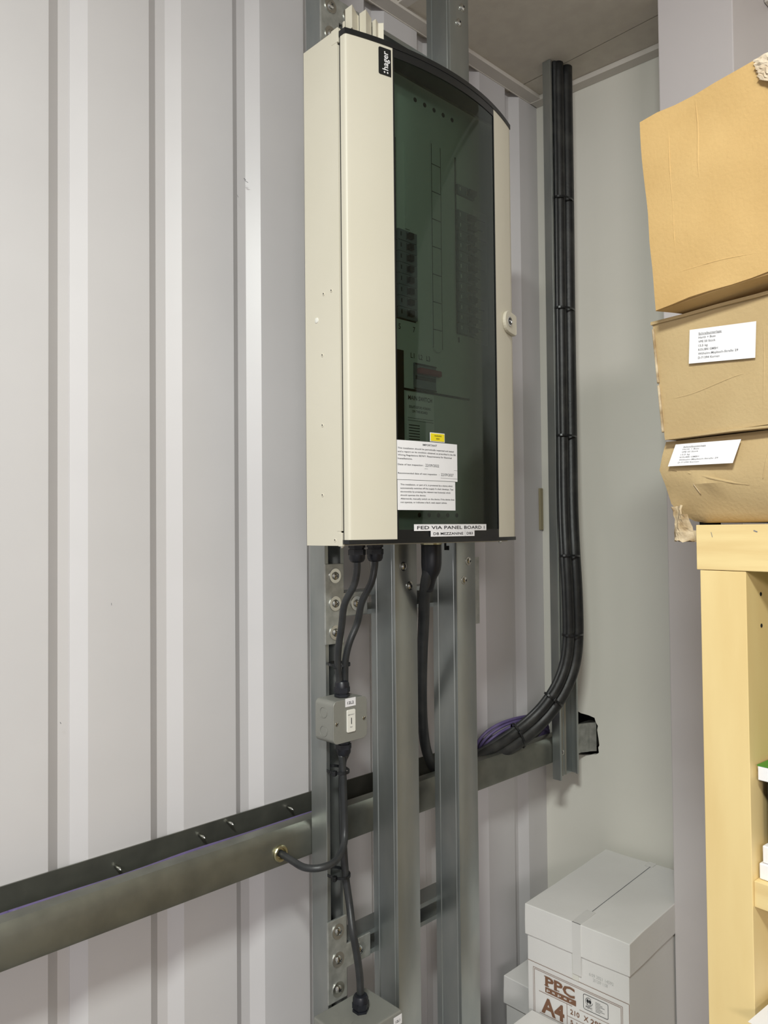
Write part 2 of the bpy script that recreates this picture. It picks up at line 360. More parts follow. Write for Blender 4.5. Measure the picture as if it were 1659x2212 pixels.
# right hand channel holding the black cables
cc = thing('cable_channel', 'wide upright galvanised channel against the right wall holding the bundle of black cables', 'cable channel', (1.555, -.12, .922))
slr = [(.99, 1.004)] + [(1.05 + .058 * i, 1.05 + .058 * i + .024) for i in range(26)]
def wide():
    bm = B(); x0, x1, yb, yf, t = 1.516, 1.594, -.1128, -.134, .002
    P = [(x0, yb), (x0, yf), (x0 + .007, yf), (x0 + .007, yf + .005), (x0 + .005, yf + .005), (x0 + .005, yf + t), (x0 + t, yf + t), (x0 + t, yb)]
    prism_z(bm, P, .921, 2.6015); prism_z(bm, [(x0 + x1 - x, y) for x, y in P][::-1], .921, 2.6015)
    xa, xb = x0 + .016, x0 + .026
    for a, b in ((x0 + t, xa), (xb, x1 - t)): box(bm, (a, yb - t, .921), (b, yb, 2.6015))
    z = .921
    for s0, s1 in slr: box(bm, (xa, yb - t, z), (xb, yb, s0)); z = s1
    box(bm, (xa, yb - t, z), (xb, yb, 2.6015))
    for xr in (x0 + .036, x0 + .05): prism_z(bm, [(xr - .004, yb - t), (xr, yb - t - .0035), (xr + .004, yb - t)], .921, 2.6015)
    return bm
mesh('channel', wide(), 'galv', cc, bev=.0007)
bm = B(); lathe(bm, [(0, .006), (.003, .006), (.005, .003)], (1.553, -.1148, .975), (0, -1, 0), 16); mesh('screw', bm, 'bolt', cc, smooth='auto')

# ================================================================== DISTRIBUTION BOARD
def dy(x): return -.306 - .036 * (1 - ((x - .923) / .201) ** 2)
def arc(bm, x0, x1, z0, z1, off=0, t=.002, n=14):
    X = [x0 + (x1 - x0) * i / n for i in range(n + 1)]
    prism_z(bm, [(x, dy(x) - off) for x in X] + [(x, dy(x) - off + t) for x in X[::-1]], z0, z1)
bd = thing('distribution_board', 'tall cream electrical board with curved door and dark green tinted window', 'electrical board', (.922, -.22, 1.478))
YB, YF = -.2125, -.2915; X0, X1, Z0, Z1 = .7245, 1.120, 1.478, 2.238
bm = B()
t = .0016
box(bm, (X0, YF, Z0), (X0 + t, YB, Z1)); box(bm, (X1 - t, YF, Z0), (X1, YB, Z1))
box(bm, (X0 + t, YF, Z0), (X1 - t, YB, Z0 + t)); box(bm, (X0 + t, YF, Z1 - t), (X1 - t, YB, Z1)); box(bm, (X0 + t, YB - t, Z0 + t), (X1 - t, YB, Z1 - t))
box(bm, (X0 - .0004, -.2935, 1.4995), (X0 + .004, YF + .008, 2.214))
body = mesh('enclosure', bm, 'cream', bd)
for hz in (0, 1):
  bm = B()
  if hz: prism_y(bm, [(X0 - .0005, Z1 - .020), (X0 + .006, Z1 - .020), (X0 + .006, Z1 + .002), (X0 - .0005, Z1 + .002)], -.2938, -.279)
  if not hz: prism_y(bm, [(X0 - .0005, Z0 - .001), (X0 + .006, Z0 - .001), (X0 + .006, Z0 + .019), (X0 - .0005, Z0 + .019)], -.2938, -.286)
  mesh('hinge_cap', bm, 'cream', bd, bev=.0008)
# side screws and plug
first = None
for y, z in ((-.257, 1.853), (-.275, 1.854), (-.253, 1.762), (-.252, 1.657), (-.251, 1.553), (-.279, 1.486)):
    if first is None:
        bm = B(); lathe(bm, [(0, .0024), (.0006, .0024), (.001, .0016), (.0002, .0008)], (X0, y, z), (-1, 0, 0), 14)
        first = mesh('rivet', bm, 'cream', bd, at=(X0, y, z), smooth='auto'); f0 = (y, z)
        bm = B(); lathe(bm, [(0, .0010), (.0002, .0010)], (X0 - .0010, y, z + .0005), (-1, 0, 0), 8); mesh('rivet_centre', bm, 'dark', first)
    else: copy_at(first, (0, y - f0[0], z - f0[1]))
bm = B(); lathe(bm, [(0, .0042), (.0008, .004), (.0014, .002)], (X0, -.240, 1.817), (-1, 0, 0), 18); mesh('blanking_plug', bm, 'offw', bd, smooth='auto')
# door
def panel(x0, x1, left):
    bm = B(); n = 10; X = [x0 + (x1 - x0) * i / n for i in range(n + 1)]
    front = [(x, dy(x)) for x in X]
    if left: front = [(x0, -.2968), (x0, dy(x0) + .0035), (x0 + .0004, dy(x0) + .0012), (x0 + .0014, dy(x0) - .0002), (x0 + .0032, dy(x0 + .0032))] + front[1:]; back = [(x, y + .002) for x, y in front[5:]][::-1] + [(x0 + .0022, -.2968)]
    else: front = front + [(x1 + .0012, dy(x1) + .0016), (x1 + .0012, -.2965)]; back = [(x1 - .001, -.2965)] + [(x, y + .002) for x, y in front[:n]][::-1]
    prism_z(bm, front + back, 1.4865, 2.2255); return bm
bm = B(); box(bm, (.7275, -.2975, 1.483), (1.117, -.2936, 1.487)); box(bm, (.7275, -.2975, 2.2256), (1.117, -.2936, 2.228)); box(bm, (.7275, -.2975, 1.487), (.7325, -.2936, 2.2256)); box(bm, (1.112, -.2975, 1.487), (1.117, -.2936, 2.2256)); mesh('door_gap_shade', bm, 'blackpl', bd)  # black strips standing in for the shaded gap between door and enclosure
mesh('door_panel', panel(.7265, .8025, True), 'cream', bd, smooth='auto')
mesh('door_panel', panel(1.0475, 1.1215, False), 'cream', bd, smooth='auto')
def cap(z0, z1, o=.0012):
    n = 24; X = [.7255 + (1.1238 - .7255) * i / n for i in range(n + 1)]
    return [(x, dy(x) - o) for x in X] + [(1.1238, -.2950), (.7255, -.2950)]
bm = B(); prism_z(bm, cap(0, 0), 2.2256, 2.2335); arc(bm, .8028, 1.0472, 2.2125, 2.2257, .0004, .004)
mesh('door_trim', bm, 'blackpl', bd, smooth='auto')
bm = B(); prism_z(bm, cap(0, 0), 1.4805, 1.4864); arc(bm, .8028, 1.0472, 1.4863, 1.5005, .0004, .004)
mesh('door_trim', bm, 'blackpl', bd, smooth='auto')
bm = B(); arc(bm, .8026, .8045, 1.5005, 2.2125, .0006, .004, 1); arc(bm, 1.0455, 1.0474, 1.5005, 2.2125, .0006, .004, 1); mesh('window_seal', bm, 'blackpl', bd)
bm = B(); n = 20; X = [.8045 + (1.0455 - .8045) * i / n for i in range(n + 1)]
lo = [bm.verts.new((x, dy(x) + .0006, 1.5005)) for x in X]; hi = [bm.verts.new((x, dy(x) + .0006, 2.2125)) for x in X]
for i in range(n): bm.faces.new((lo[i], lo[i + 1], hi[i + 1], hi[i]))
win = mesh('window', bm, 'glass', bd, smooth=True); tagit(win, 'dark green tinted window')
# lock
bm = B()
P = []
for i in range(13):
    a = math.pi / 2 + math.pi * i / 12; P.append((1.092 + .019 * math.cos(a), 1.8655 + .019 * math.sin(a)))
P += [(1.122, 1.8465), (1.1265, 1.850), (1.1265, 1.881), (1.122, 1.8845)]
ca = [(x, z) for x, z in P]; vs0 = [bm.verts.new((x, dy(min(x, 1.1215)), z)) for x, z in ca]; vs1 = [bm.verts.new((x, dy(min(x, 1.1215)) - .007, z)) for x, z in ca]
for i in range(len(ca)): bm.faces.new((vs0[i], vs0[(i + 1) % len(ca)], vs1[(i + 1) % len(ca)], vs1[i]))
bm.faces.new(vs0[::-1]); bm.faces.new(vs1)
lk = mesh('lock', bm, 'cream', bd, bev=.0012)
ln = V((.17, -.985, 0))
lc = V((1.091, dy(1.091) - .0074, 1.8655))
bm = B(); lathe(bm, [(-.001, .0085), (.001, .0085), (.0012, .0065), (.0002, .0060)], lc, ln, 22); mesh('lock_barrel', bm, 'bolt', lk, smooth='auto')
bm = B(); lathe(bm, [(0, .0058), (.0006, .0058)], lc, ln, 22); fr = frame(lc + ln * .0012, (1, .17, 0), (0, 0, 1), ln)
mesh('keyhole', bm, 'dark', lk)
bm = B(); bar(bm, fr, -.004, 0, .004, .001, .0022); mesh('key_slot', bm, 'bolt', lk)
# frame following the door curve
def df(x0, z0, off=.0): return lambda p: V((x0 + p[0], dy(x0 + p[0]) - off - p[2], z0 + p[1]))
def sheet_on_door(x0, x1, z0, z1, off, nx=12, skew=0):
    bm = B(); X = [x0 + (x1 - x0) * i / nx for i in range(nx + 1)]
    F = lambda x, z, o: V((x, dy(x) - off - o, z + skew * (x - x0)))
    a = [[bm.verts.new(F(x, z, o)) for x in X] for z in (z0, z1) for o in (0, .0003)]
    for q, r_ in ((0, 1), (1, 3), (3, 2), (2, 0)):
        for i in range(nx): bm.faces.new((a[q][i], a[q][i + 1], a[r_][i + 1], a[r_][i]))
    return bm
# maker badge
bm = B(); P = []
bx0, bx1, bz0, bz1, rr = .7785, .7990, 2.1800, 2.2210, .0022
F = lambda x, z, o=0: V((x, dy(x) - .0002 - o, z))
ca = [(bx1, bz0), (bx1, bz1), (bx0 + rr, bz1), (bx0 + rr * .3, bz1 - rr * .3), (bx0, bz1 - rr), (bx0, bz0 + rr), (bx0 + rr * .3, bz0 + rr * .3), (bx0 + rr, bz0)]
v0 = [bm.verts.new(F(x, z)) for x, z in ca]; v1 = [bm.verts.new(F(x, z, .0008)) for x, z in ca]
for i in range(len(ca)): bm.faces.new((v0[i], v0[(i + 1) % len(ca)], v1[(i + 1) % len(ca)], v1[i]))
bm.faces.new(v0[::-1]); bm.faces.new(v1)
bg = mesh('badge', bm, 'blackpl', bd); tagit(bg, 'black badge reading :hager')
fb = lambda p: V((.7935 - p[1], dy(.7935 - p[1]) - .0012 - p[2], 2.1875 + p[0]))
bm = text_bm([('hager', 0, 0, .0100, .0285, .012)], fb)
for k in (0, 1):
    o = fb((-.0035, .0010 + .0052 * k, .0003)); lathe(bm, [(0, .00155), (.0002, .00155)], o, (0, -1, 0), 10)
mesh('lettering', bm, 'white', bg)
# notices on the window
def notice(x0, x1, z0, z1, m, items, label, skew=0, off=.0006, lines=(), ink='ink'):
    s = mesh('notice', sheet_on_door(x0, x1, z0, z1, off, skew=skew), m, bd, smooth=False); tagit(s, label)
    fr = lambda p: V((x0 + p[0], dy(x0 + p[0]) - off - .0004 - p[2], z0 + p[1] + skew * p[0]))
    bm = text_bm(items, fr, .0002)
    for l in lines: bar(bm, fr, *l)
    if len(bm.verts): mesh('lettering', bm, ink, s)
    return s
S = .0001
L1 = ['This installation should be periodically inspected and tested', 'and a report on its condition obtained, as prescribed in the IEE', 'Wiring Regulations BS7671 Requirements for Electrical', 'Installations.']
w1 = (.112, .1165, .107, .026)
it = [('IMPORTANT', .047, .0525, .0030, .029, .01)]
for i, (s, wd) in enumerate(zip(L1, w1)): it.append((s, .0012, .0460 - i * .0052, .0024, wd, .008))
it += [('Date of last inspection :', .0012, .0215, .0024, .048, .008), ('Recommended date of next inspection   :', .0012, .0085, .0024, .079, .008)]
it += [('22/09/2022', .052, .0210, .0042, .028, -.004), ('22/09/2027', .084, .0080, .0042, .028, -.004)]
notice(.8025, .924, 1.5755, 1.6345, 'white', it, 'white inspection notice headed IMPORTANT', lines=((.050, .0175, .121, .0175, .0003), (.083, .0045, .121, .0045, .0003)))
L2 = ['This installation, or part of it, is protected by a device which', 'automatically switches off the supply if a fault develops. Test', 'six-monthly by pressing the relevant test button(s) which', 'should operate the device.', 'Afterwards, manually switch on the device. If the device does', 'not operate, or indicates a fault, seek expert advice.']
it = [(s, .0050, .0370 - i * .0053, .0024, wd, .008) for i, (s, wd) in enumerate(zip(L2, (.104, .106, .099, .047, .108, .091)))]
notice(.8028, .9185, 1.5300, 1.5748, 'white', it, 'white test notice beneath the inspection notice')
notice(.8645, .8955, 1.6355, 1.6495, 'white', [], 'white edge of the yellow warning label')
notice(.8657, .8943, 1.6367, 1.6483, 'yellow', [('WARNING', .007, .0070, .0022, .0150, .01), ('400V', .0105, .0026, .0022, .0078, .01)], 'small yellow label reading WARNING 400V', off=.0012)
notice(.831, 1.0005, 1.4985, 1.5085, 'white', [('FED VIA PANEL BOARD 1', .0055, .0026, .0050, .158, .012)], 'white strip reading FED VIA PANEL BOARD 1', off=.0016)
notice(.8625, .9645, 1.4895, 1.4984, 'white', [('DB MEZZANINE', .0050, .0026, .0040, .067, .012), ('DB3', .081, .0026, .0040, .016, .012)], 'white strip reading DB MEZZANINE DB3', off=.0022, lines=((.0765, .0, .0765, .009, .0003),))
# inside the board
bm = B(); box(bm, (.735, -.2860, 1.49), (1.110, -.2845, 2.228))
plate = mesh('cover_plate', bm, 'creamin', bd)
for z in (2.201, 1.524):
    bm = B()
    for i in range(5): lathe(bm, [(0, .0038), (.0003, .0038)], (.896 + .0228 * i, -.2861, z), (0, -1, 0), 14)
    mesh('vent_hole', bm, 'void', plate)
def stadium(x0, x1, z0, z1, n=10):
    r = (x1 - x0) / 2; c = (x0 + x1) / 2
    return [(c + r * math.cos(math.pi * i / n), z1 - r + r * math.sin(math.pi * i / n)) for i in range(n + 1)] + [(c - r * math.cos(math.pi * i / n), z0 + r - r * math.sin(math.pi * i / n)) for i in range(n + 1)]
bm = B(); o_ = stadium(.929, .955, 1.792, 2.152); i_ = stadium(.931, .953, 1.794, 2.150)
vo = [bm.verts.new((x, -.2862, z)) for x, z in o_]; vi = [bm.verts.new((x, -.2885, z)) for x, z in i_]
for i in range(len(o_)): bm.faces.new((vo[i], vo[(i + 1) % len(o_)], vi[(i + 1) % len(o_)], vi[i]))
bm.faces.new(vi); 
mesh('busbar_cover', bm, 'creamin', plate)
bm = B()
for z in [1.83 + .046 * i for i in range(7)]: box(bm, (.931, -.2888, z), (.953, -.2884, z + .0012))
for x in (.9305, .9528): box(bm, (x, -.2888, 1.80), (x + .0009, -.2884, 2.14))
mesh('busbar_joint', bm, 'dark', plate)
# breaker ways
bm = B()
box(bm, (.9925, -.2868, 1.834), (1.0385, -.2862, 2.138)); box(bm, (.8475, -.2868, 1.834), (.8915, -.2862, 2.122))
mesh('breaker_opening', bm, 'void', plate)
def breaker(x0, x1, z, tog):
    bm = B(); box(bm, (x0, -.2925, z), (x1, -.2868, z + .0170)); bxo = mesh('circuit_breaker', bm, 'brk', bd, at=(x0, -.29, z), bev=.0005)
    bm = B(); a, c = tog; box(bm, (a, -.2995, z + .004), (c, -.2925, z + .013)); mesh('toggle', bm, 'blackpl', bxo, bev=.0008)
    bm = B(); box(bm, (a - .0012, -.2929, z + .0025), (a - .0004, -.2926, z + .0145)); box(bm, (x0 + .004, -.2929, z + .006), (x0 + .0065, -.2926, z + .0125)); mesh('breaker_marking', bm, 'offw' if x0 > .9 else 'dark', bxo)
    return bxo
r0 = breaker(.9935, 1.0375, 1.8352, (1.0165, 1.036))
for i in range(1, 12): copy_at(r0, (0, 0, .0177 * i))
copy_at(r0, (0, 0, .0177 * 13.5))
l0 = breaker(.8485, .8905, 1.8352, (.867, .877))
for i in range(1, 8): copy_at(l0, (0, 0, .0177 * i))
bm = B(); box(bm, (.9935, -.2890, 1.8352 + .0177 * 12), (1.0375, -.2868, 1.8352 + .0177 * 13.45)); box(bm, (.9935, -.2890, 1.8352 + .0177 * 14.5), (1.0375, -.2868, 2.137)); mesh('blanking_strip', bm, 'creamin', bd)
bm = B(); box(bm, (.8485, -.2890, 1.8352 + .0177 * 8), (.8905, -.2868, 2.121)); box(bm, (.866, -.2915, 1.98), (.876, -.289, 2.12)); mesh('blanking_strip', bm, 'creamin', bd)
# circuit schedule lines beside the breakers
bm = B()
box(bm, (1.0402, -.2863, 1.825), (1.078, -.2860, 2.062))
sch = mesh('circuit_schedule', bm, 'offw', plate)
bm = B(); fr = frame((1.042, -.28635, 1.828), (1, 0, 0), (0, 0, 1), (0, -1, 0))
random.seed(3)
for i in range(13): bar(bm, fr, 0, .006 + .0177 * i, .014 + random.random() * .02, .006 + .0177 * i, .0022)
mesh('written_lines', bm, 'ink', plate)
bm = text_bm([('L1', .879, 1.776, .0085, .0085, .01), ('L2', .898, 1.776, .0085, .0085, .01), ('L3', .916, 1.776, .0085, .0085, .01)], lambda p: V((p[0], -.2862 - p[2], p[1]))); mesh('lettering', bm, 'ink', plate)
sw = B(); box(sw, (.885, -.2895, 1.727), (.936, -.2860, 1.769)); sw = mesh('main_switch', sw, 'brk', bd, bev=.0006)
bm = B(); box(bm, (.889, -.2985, 1.7505), (.941, -.2895, 1.7605)); mesh('switch_handle', bm, 'red', sw, bev=.002)
bm = B(); box(bm, (.887, -.2902, 1.742), (.934, -.2896, 1.748)); box(bm, (.885, -.2905, 1.7265), (.936, -.2888, 1.7285)); box(bm, (.887, -.2905, 1.766), (.936, -.2888, 1.768)); mesh('switch_marking', bm, 'dark', sw)
bm = B(); box(bm, (.862, -.2885, 1.7225), (1.022, -.2860, 1.7255)); box(bm, (.845, -.2867, 1.60), (.863, -.2860, 1.785)); mesh('cover_joint', bm, 'void', plate)
bm = B(); box(bm, (.868, -.2872, 1.640), (.932, -.2861, 1.7205)); lb = mesh('switch_notice', bm, 'offw', bd); tagit(lb, 'faint notice reading MAIN SWITCH behind the glass')
bm = text_bm([('MAIN SWITCH', .871, 1.708, .0072, .056, .01), ('ISOLATE BEFORE WORKING', .873, 1.695, .0042, .050, .01), ('ON THIS BOARD', .880, 1.688, .0042, .036, .01)], lambda p: V((p[0], -.2874 - p[2], p[1])))
fr = frame((.870, -.2874, 1.642), (1, 0, 0), (0, 0, 1), (0, -1, 0))
for z in (.033, .037): bar(bm, fr, 0, z, .06, z, .0006)
for i in range(6): bar(bm, fr, .002, .003 + .0045 * i, .027, .003 + .0045 * i, .0014)
mesh('lettering', bm, 'ink', lb)
bm = text_bm([('5', .852, 1.818, .009, .005, .01), ('7', .885, 1.818, .009, .005, .01), ('1', .996, 1.820, .009, .004, .01)], lambda p: V((p[0], -.2862 - p[2], p[1]))); mesh('lettering', bm, 'ink', plate)
# glands beneath
def gland(c, ax, parent, s=1, mname='gland'):
    bm = B(); lathe(bm, [(0, .0135 * s), (.0045 * s, .0135 * s), (.005 * s, .0118 * s), (.007 * s, .0118 * s), (.0075 * s, .0140 * s), (.016 * s, .0140 * s)], c, ax, 6)
    o = mesh('cable_gland', bm, mname, parent, smooth='auto')
    bm = B(); lathe(bm, [(.0155 * s, .0128 * s), (.022 * s, .0125 * s), (.026 * s, .0105 * s), (.0275 * s, .0075 * s)], c, ax, 20); mesh('gland_dome', bm, mname, o, smooth='auto'); return o
gland((.779 + .018, -.245, Z0), (0, 0, -1), bd); gland((.8175 + .018, -.245, Z0), (0, 0, -1), bd)
bm = B(); lathe(bm, [(0, .0022), (.004, .0022), (.0045, .001)], (.752, -.262, Z0), (0, 0, -1), 10); lathe(bm, [(0, .003), (.002, .003), (.0045, .0015)], (1.100, -.29, Z0 + .001), (0, 0, -1), 10); mesh('fixing_screw', bm, 'bolt', bd)

# cream plastic clips lying on top of the board
def clip(pts, z0, h, label):
    P = [V((x, y)) for x, y in pts]; Lf = []; Rt = []
    for i, p in enumerate(P):
        d = (P[min(i + 1, len(P) - 1)] - P[max(i - 1, 0)]).normalized(); nn = V((-d.y, d.x)) * .0008; Lf.append(tuple(p + nn)); Rt.append(tuple(p - nn))
    bm = B(); prism_z(bm, Lf + Rt[::-1], z0, z0 + h); return tagit(mesh('plastic_clip', bm, 'cream'), label, 'clip', 'cream plastic profiles on top of the board')
ZT = 2.2336
clip([(.7296, -.300), (.7288, -.304)], ZT, .012, 'cream plastic sliver at the left end of the profiles on top of the board')
clip([(.735, -.300), (.7344, -.314), (.7544, -.303), (.758, -.3025)], ZT, .034, 'cream V shaped plastic profile second from the left on top of the board')
clip([(.7605, -.303), (.7602, -.316), (.780, -.3065)], ZT, .038, 'cream V shaped plastic profile in the middle, tallest on top of the board')
clip([(.784, -.306), (.7838, -.3125), (.7915, -.3085), (.7925, -.307), (.799, -.314)], ZT, .036, 'cream zigzag plastic profile at the right end on top of the board')

# ================================================================== CABLES
def cable(name, label, pts, r, m='cable', n=8, group=None, sides=14):
    bm = B(); tube(bm, spline(pts, n), r, sides); return tagit(mesh(name, bm, m, smooth=True), label, 'cable', group)
JX, JY = .8215, -.178
cable('black_cable', 'black cable from the left gland of the board down to the small switch box', [(.797, -.245, 1.452), (.798, -.243, 1.435), (.796, -.238, 1.414), (.7905, -.222, 1.385), (.7985, -.205, 1.348), (.8025, -.192, 1.311), (.8085, -.183, 1.281), (.8155, -.178, 1.258), (.8165, JY, 1.247)], .0056)
cable('black_cable', 'black cable from the right gland of the board, joining its twin by the tie', [(.8355, -.245, 1.452), (.8365, -.242, 1.439), (.833, -.238, 1.416), (.827, -.222, 1.385), (.8325, -.205, 1.351), (.8215, -.198, 1.320), (.8195, -.190, 1.292), (.8265, -.180, 1.262), (.8285, JY, 1.247)], .0056)
cable('black_cable', 'black cable looping from the small switch box into the hole in the steel rail', [(.819, JY, 1.135), (.822, -.178, 1.11), (.824, -.178, 1.05), (.823, -.180, 1.012), (.811, -.190, .993), (.785, -.200, .980), (.759, -.195, .9765), (.744, -.175, .9755), (.7425, -.145, .9775), (.743, -.118, .9795), (.743, -.09, .98)], .0056)
cable('black_cable', 'black cable running down from the small switch box to the metal box at the bottom', [(.829, JY, 1.135), (.8275, -.170, 1.11), (.829, -.168, 1.018), (.831, -.168, .973), (.832, -.172, .927), (.832, -.180, .890), (.824, -.196, .858), (.829, -.200, .82), (.835, -.200, .781), (.8365, -.200, .752)], .0060)
# thick cable from the board into the rail, with its boot
tc = thing('thick_black_cable', 'thick black cable dropping from the board behind the posts into the steel rail', 'cable', (.97, -.2, 1.02))
drop = [(.962, -.25, 1.448), (.9555, -.246, 1.421), (.9694, -.226, 1.3837), (.997, -.197, 1.3309), (1.021, -.170, 1.2678), (1.045, -.145, 1.1933), (1.074, -.12, 1.1235), (1.1094, -.095, 1.0672), (1.1507, -.074, 1.0223), (1.1900, -.062, .990), (1.238, -.060, .982)]
bm = B(); tube(bm, spline(drop, 8), .0100, 18); mesh('sheath', bm, 'cable', tc, smooth=True)
bm = B(); tube(bm, spline([(.962, -.25, 1.4775), (.962, -.25, 1.455), (.962, -.249, 1.435), (.962, -.2445, 1.42), (.9655, -.236, 1.398)], 4), [.0175] * 5 + [.0175, .0175, .0172, .0168, .016, .015, .014, .013, .0122, .0117, .0112, .011], 20); mesh('heat_shrink_boot', bm, 'gland', tc, smooth=True)
bm = B(); lathe(bm, [(0, .0185), (.003, .0185)], (.962, -.25, 1.478), (0, 0, -1), 20); mesh('brass_ring', bm, 'brass', tc)
bdl = thing('cable_bundle', 'bundle of thick dusty black cables curving from the steel rail up the right hand channel', 'cable', (1.5, -.16, 1.0))
def off(path, dx, dyy, dz=0): return [V(p) + V((dx, dyy, dz)) for p in path]
up = [(1.252, -.070, .985)] + [(1.2977, -0.08, 1.0041), (1.347, -0.092, 1.0202), (1.3931, -0.108, 1.0424), (1.4353, -0.128, 1.0729), (1.4622, -0.147, 1.1074), (1.485, -0.163, 1.1486), (1.5042, -0.172, 1.199), (1.511, -0.176, 1.2611), (1.5098, -0.176, 1.3551), (1.5124, -0.17, 1.4491), (1.5296, -0.156, 1.555), (1.5519, -0.142, 1.7142), (1.5586, -0.138, 2.0155), (1.5609, -0.138, 2.3145), (1.5612, -0.138, 2.6155)]
def ladder(d0, dy0):
    P = [V(p) for p in up]; o = []
    for i, p in enumerate(P):
        dperp = d0 * (.62 + .38 * min(1, i / 7)); t_ = (P[min(i + 1, len(P) - 1)] - P[max(i - 1, 0)]).normalized(); s = t_.cross(V((0, -1, 0))).normalized()
        q = p + s * dperp + V((0, dy0, 0)); 
        
        o.append(q)
    return o
sgn = 1 if V((0, 0, 1)).cross(V((0, -1, 0))).x > 0 else -1
bm = B(); tube(bm, spline(ladder(sgn * .0140, -.001), 8), .0150, 18); mesh('thick_cable', bm, 'cabled', bdl, smooth=True)
bm = B(); tube(bm, spline(ladder(sgn * -.0145, .002), 8), .0125, 16); mesh('thick_cable', bm, 'cabled', bdl, smooth=True)
bm = B(); tube(bm, spline(ladder(sgn * -.0275, .004), 8), .0050, 12); mesh('thin_cable', bm, 'cable', bdl, smooth=True)
bm = B(); tube(bm, spline(ladder(sgn * .0225, .012), 8), .0040, 12); mesh('thin_cable', bm, 'cable', bdl, smooth=True)
# ties round the bundle
def tie(c, tdir, r1, r2, label, headdir, grp='black ties round the cables', tail=None):
    """elliptic band around c: half axes r1 (sideways) r2 (front/back)"""
    c = V(c); tdir = V(tdir).normalized(); s = tdir.cross(V((0, -1, 0))).normalized(); f = s.cross(tdir).normalized()
    n = 28; bm = B(); R = []
    for k in range(n):
        a = 2 * math.pi * k / n; d = s * math.cos(a) * r1 + f * math.sin(a) * r2; dn = d.normalized()
        R.append([bm.verts.new(c + d + dn * o + tdir * h) for o, h in ((0, -.0022), (.0013, -.0022), (.0013, .0022), (0, .0022))])
    for k in range(n):
        A, C = R[k], R[(k + 1) % n]
        for j in range(4): bm.faces.new((A[j], A[(j + 1) % 4], C[(j + 1) % 4], C[j]))
    root = tagit(mesh('cable_tie', bm, 'blackpl', at=c), label, 'cable tie', grp)
    hd = V(headdir).normalized(); h0 = c + s * hd.x * r1 * 1.0 + f * hd.y * r2 * 1.0
    out = (s * hd.x + f * hd.y).normalized(); fr = frame(h0, out, tdir, out.cross(tdir))
    bm = B(); box(bm, (-.001, -.004, -.003), (.0075, .004, .003), fr); mesh('tie_head', bm, 'blackpl', root, bev=.0008)
    return root
import bisect
def at_z(z):
    P = spline(up, 8); best = min(range(2, len(P) - 2), key=lambda i: abs(P[i].z - z)); return P[best], (P[best + 1] - P[best - 1])
names = ['black tie round the cables on the right, topmost of all', 'second black tie from the top round the right hand cables', 'third black tie from the top round the right hand cables, level with the notices', 'black tie on the right hand cables level with the bottom of the board', 'black tie on the right hand cables where they start to curve', 'black tie round the slanting cables above the purple coil', 'lowest black tie on the slanting cables, over the steel rail']
for (z, nm) in zip((2.294, 2.004, 1.711, 1.441, 1.262, 1.118, 1.042), names):
    p, t_ = at_z(z); tn = V(t_).normalized(); s = tn.cross(V((0, -1, 0))).normalized() * sgn
    tie(p - s * .0015, tn * 1, .0325, .0175, nm, (sgn, -.3) if z > 1.2 else (-.5 * sgn, .8))
# ties at left
tie((.8225, -.170, 1.281), (0, 0, 1), .0155, .0195, 'black tie where the two thin cables meet above the small switch box', (-.9, .5))
tie((.8245, -.160, 1.106), (0, 0, 1), .0155, .024, 'black tie just beneath the small switch box', (-.9, .5))
tie((.826, -.157, .936), (0, 0, 1), .0165, .025, 'black tie beneath the cable loop on the left channel', (-.9, .5))

# purple cable in the rail and purple coil
cable('purple_cable', 'thin purple cable lying along inside the steel rail on the left', [(-1.1, -.080, .996), (.2, -.079, 1.010), (.35, -.081, 1.0125), (.5, -.080, 1.0105), (.6, -.0805, 1.013), (.7, -.079, 1.011), (.84, -.081, 1.0115), (.95, -.078, 1.006), (1.1, -.08, .985)], .0042, 'purple', 6, sides=10)
coil = thing('cable_coil', 'loose coil of purple cable lying in the rail behind the thick black cables', 'cable coil', (1.46, -.05, .97))
random.seed(5)
for j in range(5):
    bm = B(); path = []; n = 40
    rx = .125 - .006 * j + .004 * random.random(); ry = .036 - .003 * j
    for k in range(n):
        a = 2 * math.pi * k / n
        x = math.cos(a) * rx; v = math.sin(a)
        path.append(V((1.448 + .004 * j + x, -.052 - .034 * v - .002 * j, 1.022 + .052 * v * (1 - .09 * j) - .0035 * j - .016 * (x / rx) * .6 + .002 * math.sin(3 * a + j))))
    tube(bm, path, .0036, 8, closed=True); mesh('cable_turn', bm, 'purple', coil, smooth=True)

# ================================================================== SMALL SWITCH BOX
sb = thing('switch_box', 'small grey metal switch box with white switch, fixed on the left channel', 'switch box', (.8215, -.153, 1.16))
def rrect(x0, x1, z0, z1, r, n=5):
    o = []
    for cx, cz, a0 in ((x1 - r, z1 - r, 0), (x0 + r, z1 - r, 90), (x0 + r, z0 + r, 180), (x1 - r, z0 + r, 270)):
        for i in range(n + 1): a = math.radians(a0 + 90 * i / n); o.append((cx + r * math.cos(a), cz + r * math.sin(a)))
    return o
BX0, BX1, BZ0, BZ1 = .7855, .8575, 1.1605, 1.2285
bm = B(); prism_y(bm, rrect(BX0, BX1, BZ0, BZ1, .009), -.1535, -.1965); mesh('box_body', bm, 'box', sb, smooth='auto')
bm = B(); prism_y(bm, rrect(BX0 - .0002, BX1 + .0002, BZ0 - .0002, BZ1 + .0002, .009), -.1966, -.1985); mesh('cover', bm, 'box', sb, smooth='auto', bev=.0006)
bm = B()
for z in (1.1785, 1.2085):
    n = 24
    a_ = [(BX0 - .0004, -.174 + .0085 * math.cos(2 * math.pi * k / n), z + .0085 * math.sin(2 * math.pi * k / n)) for k in range(n)]
    tube(bm, a_, .0004, 6, closed=True)
mesh('knockout', bm, 'box', sb, smooth=True)
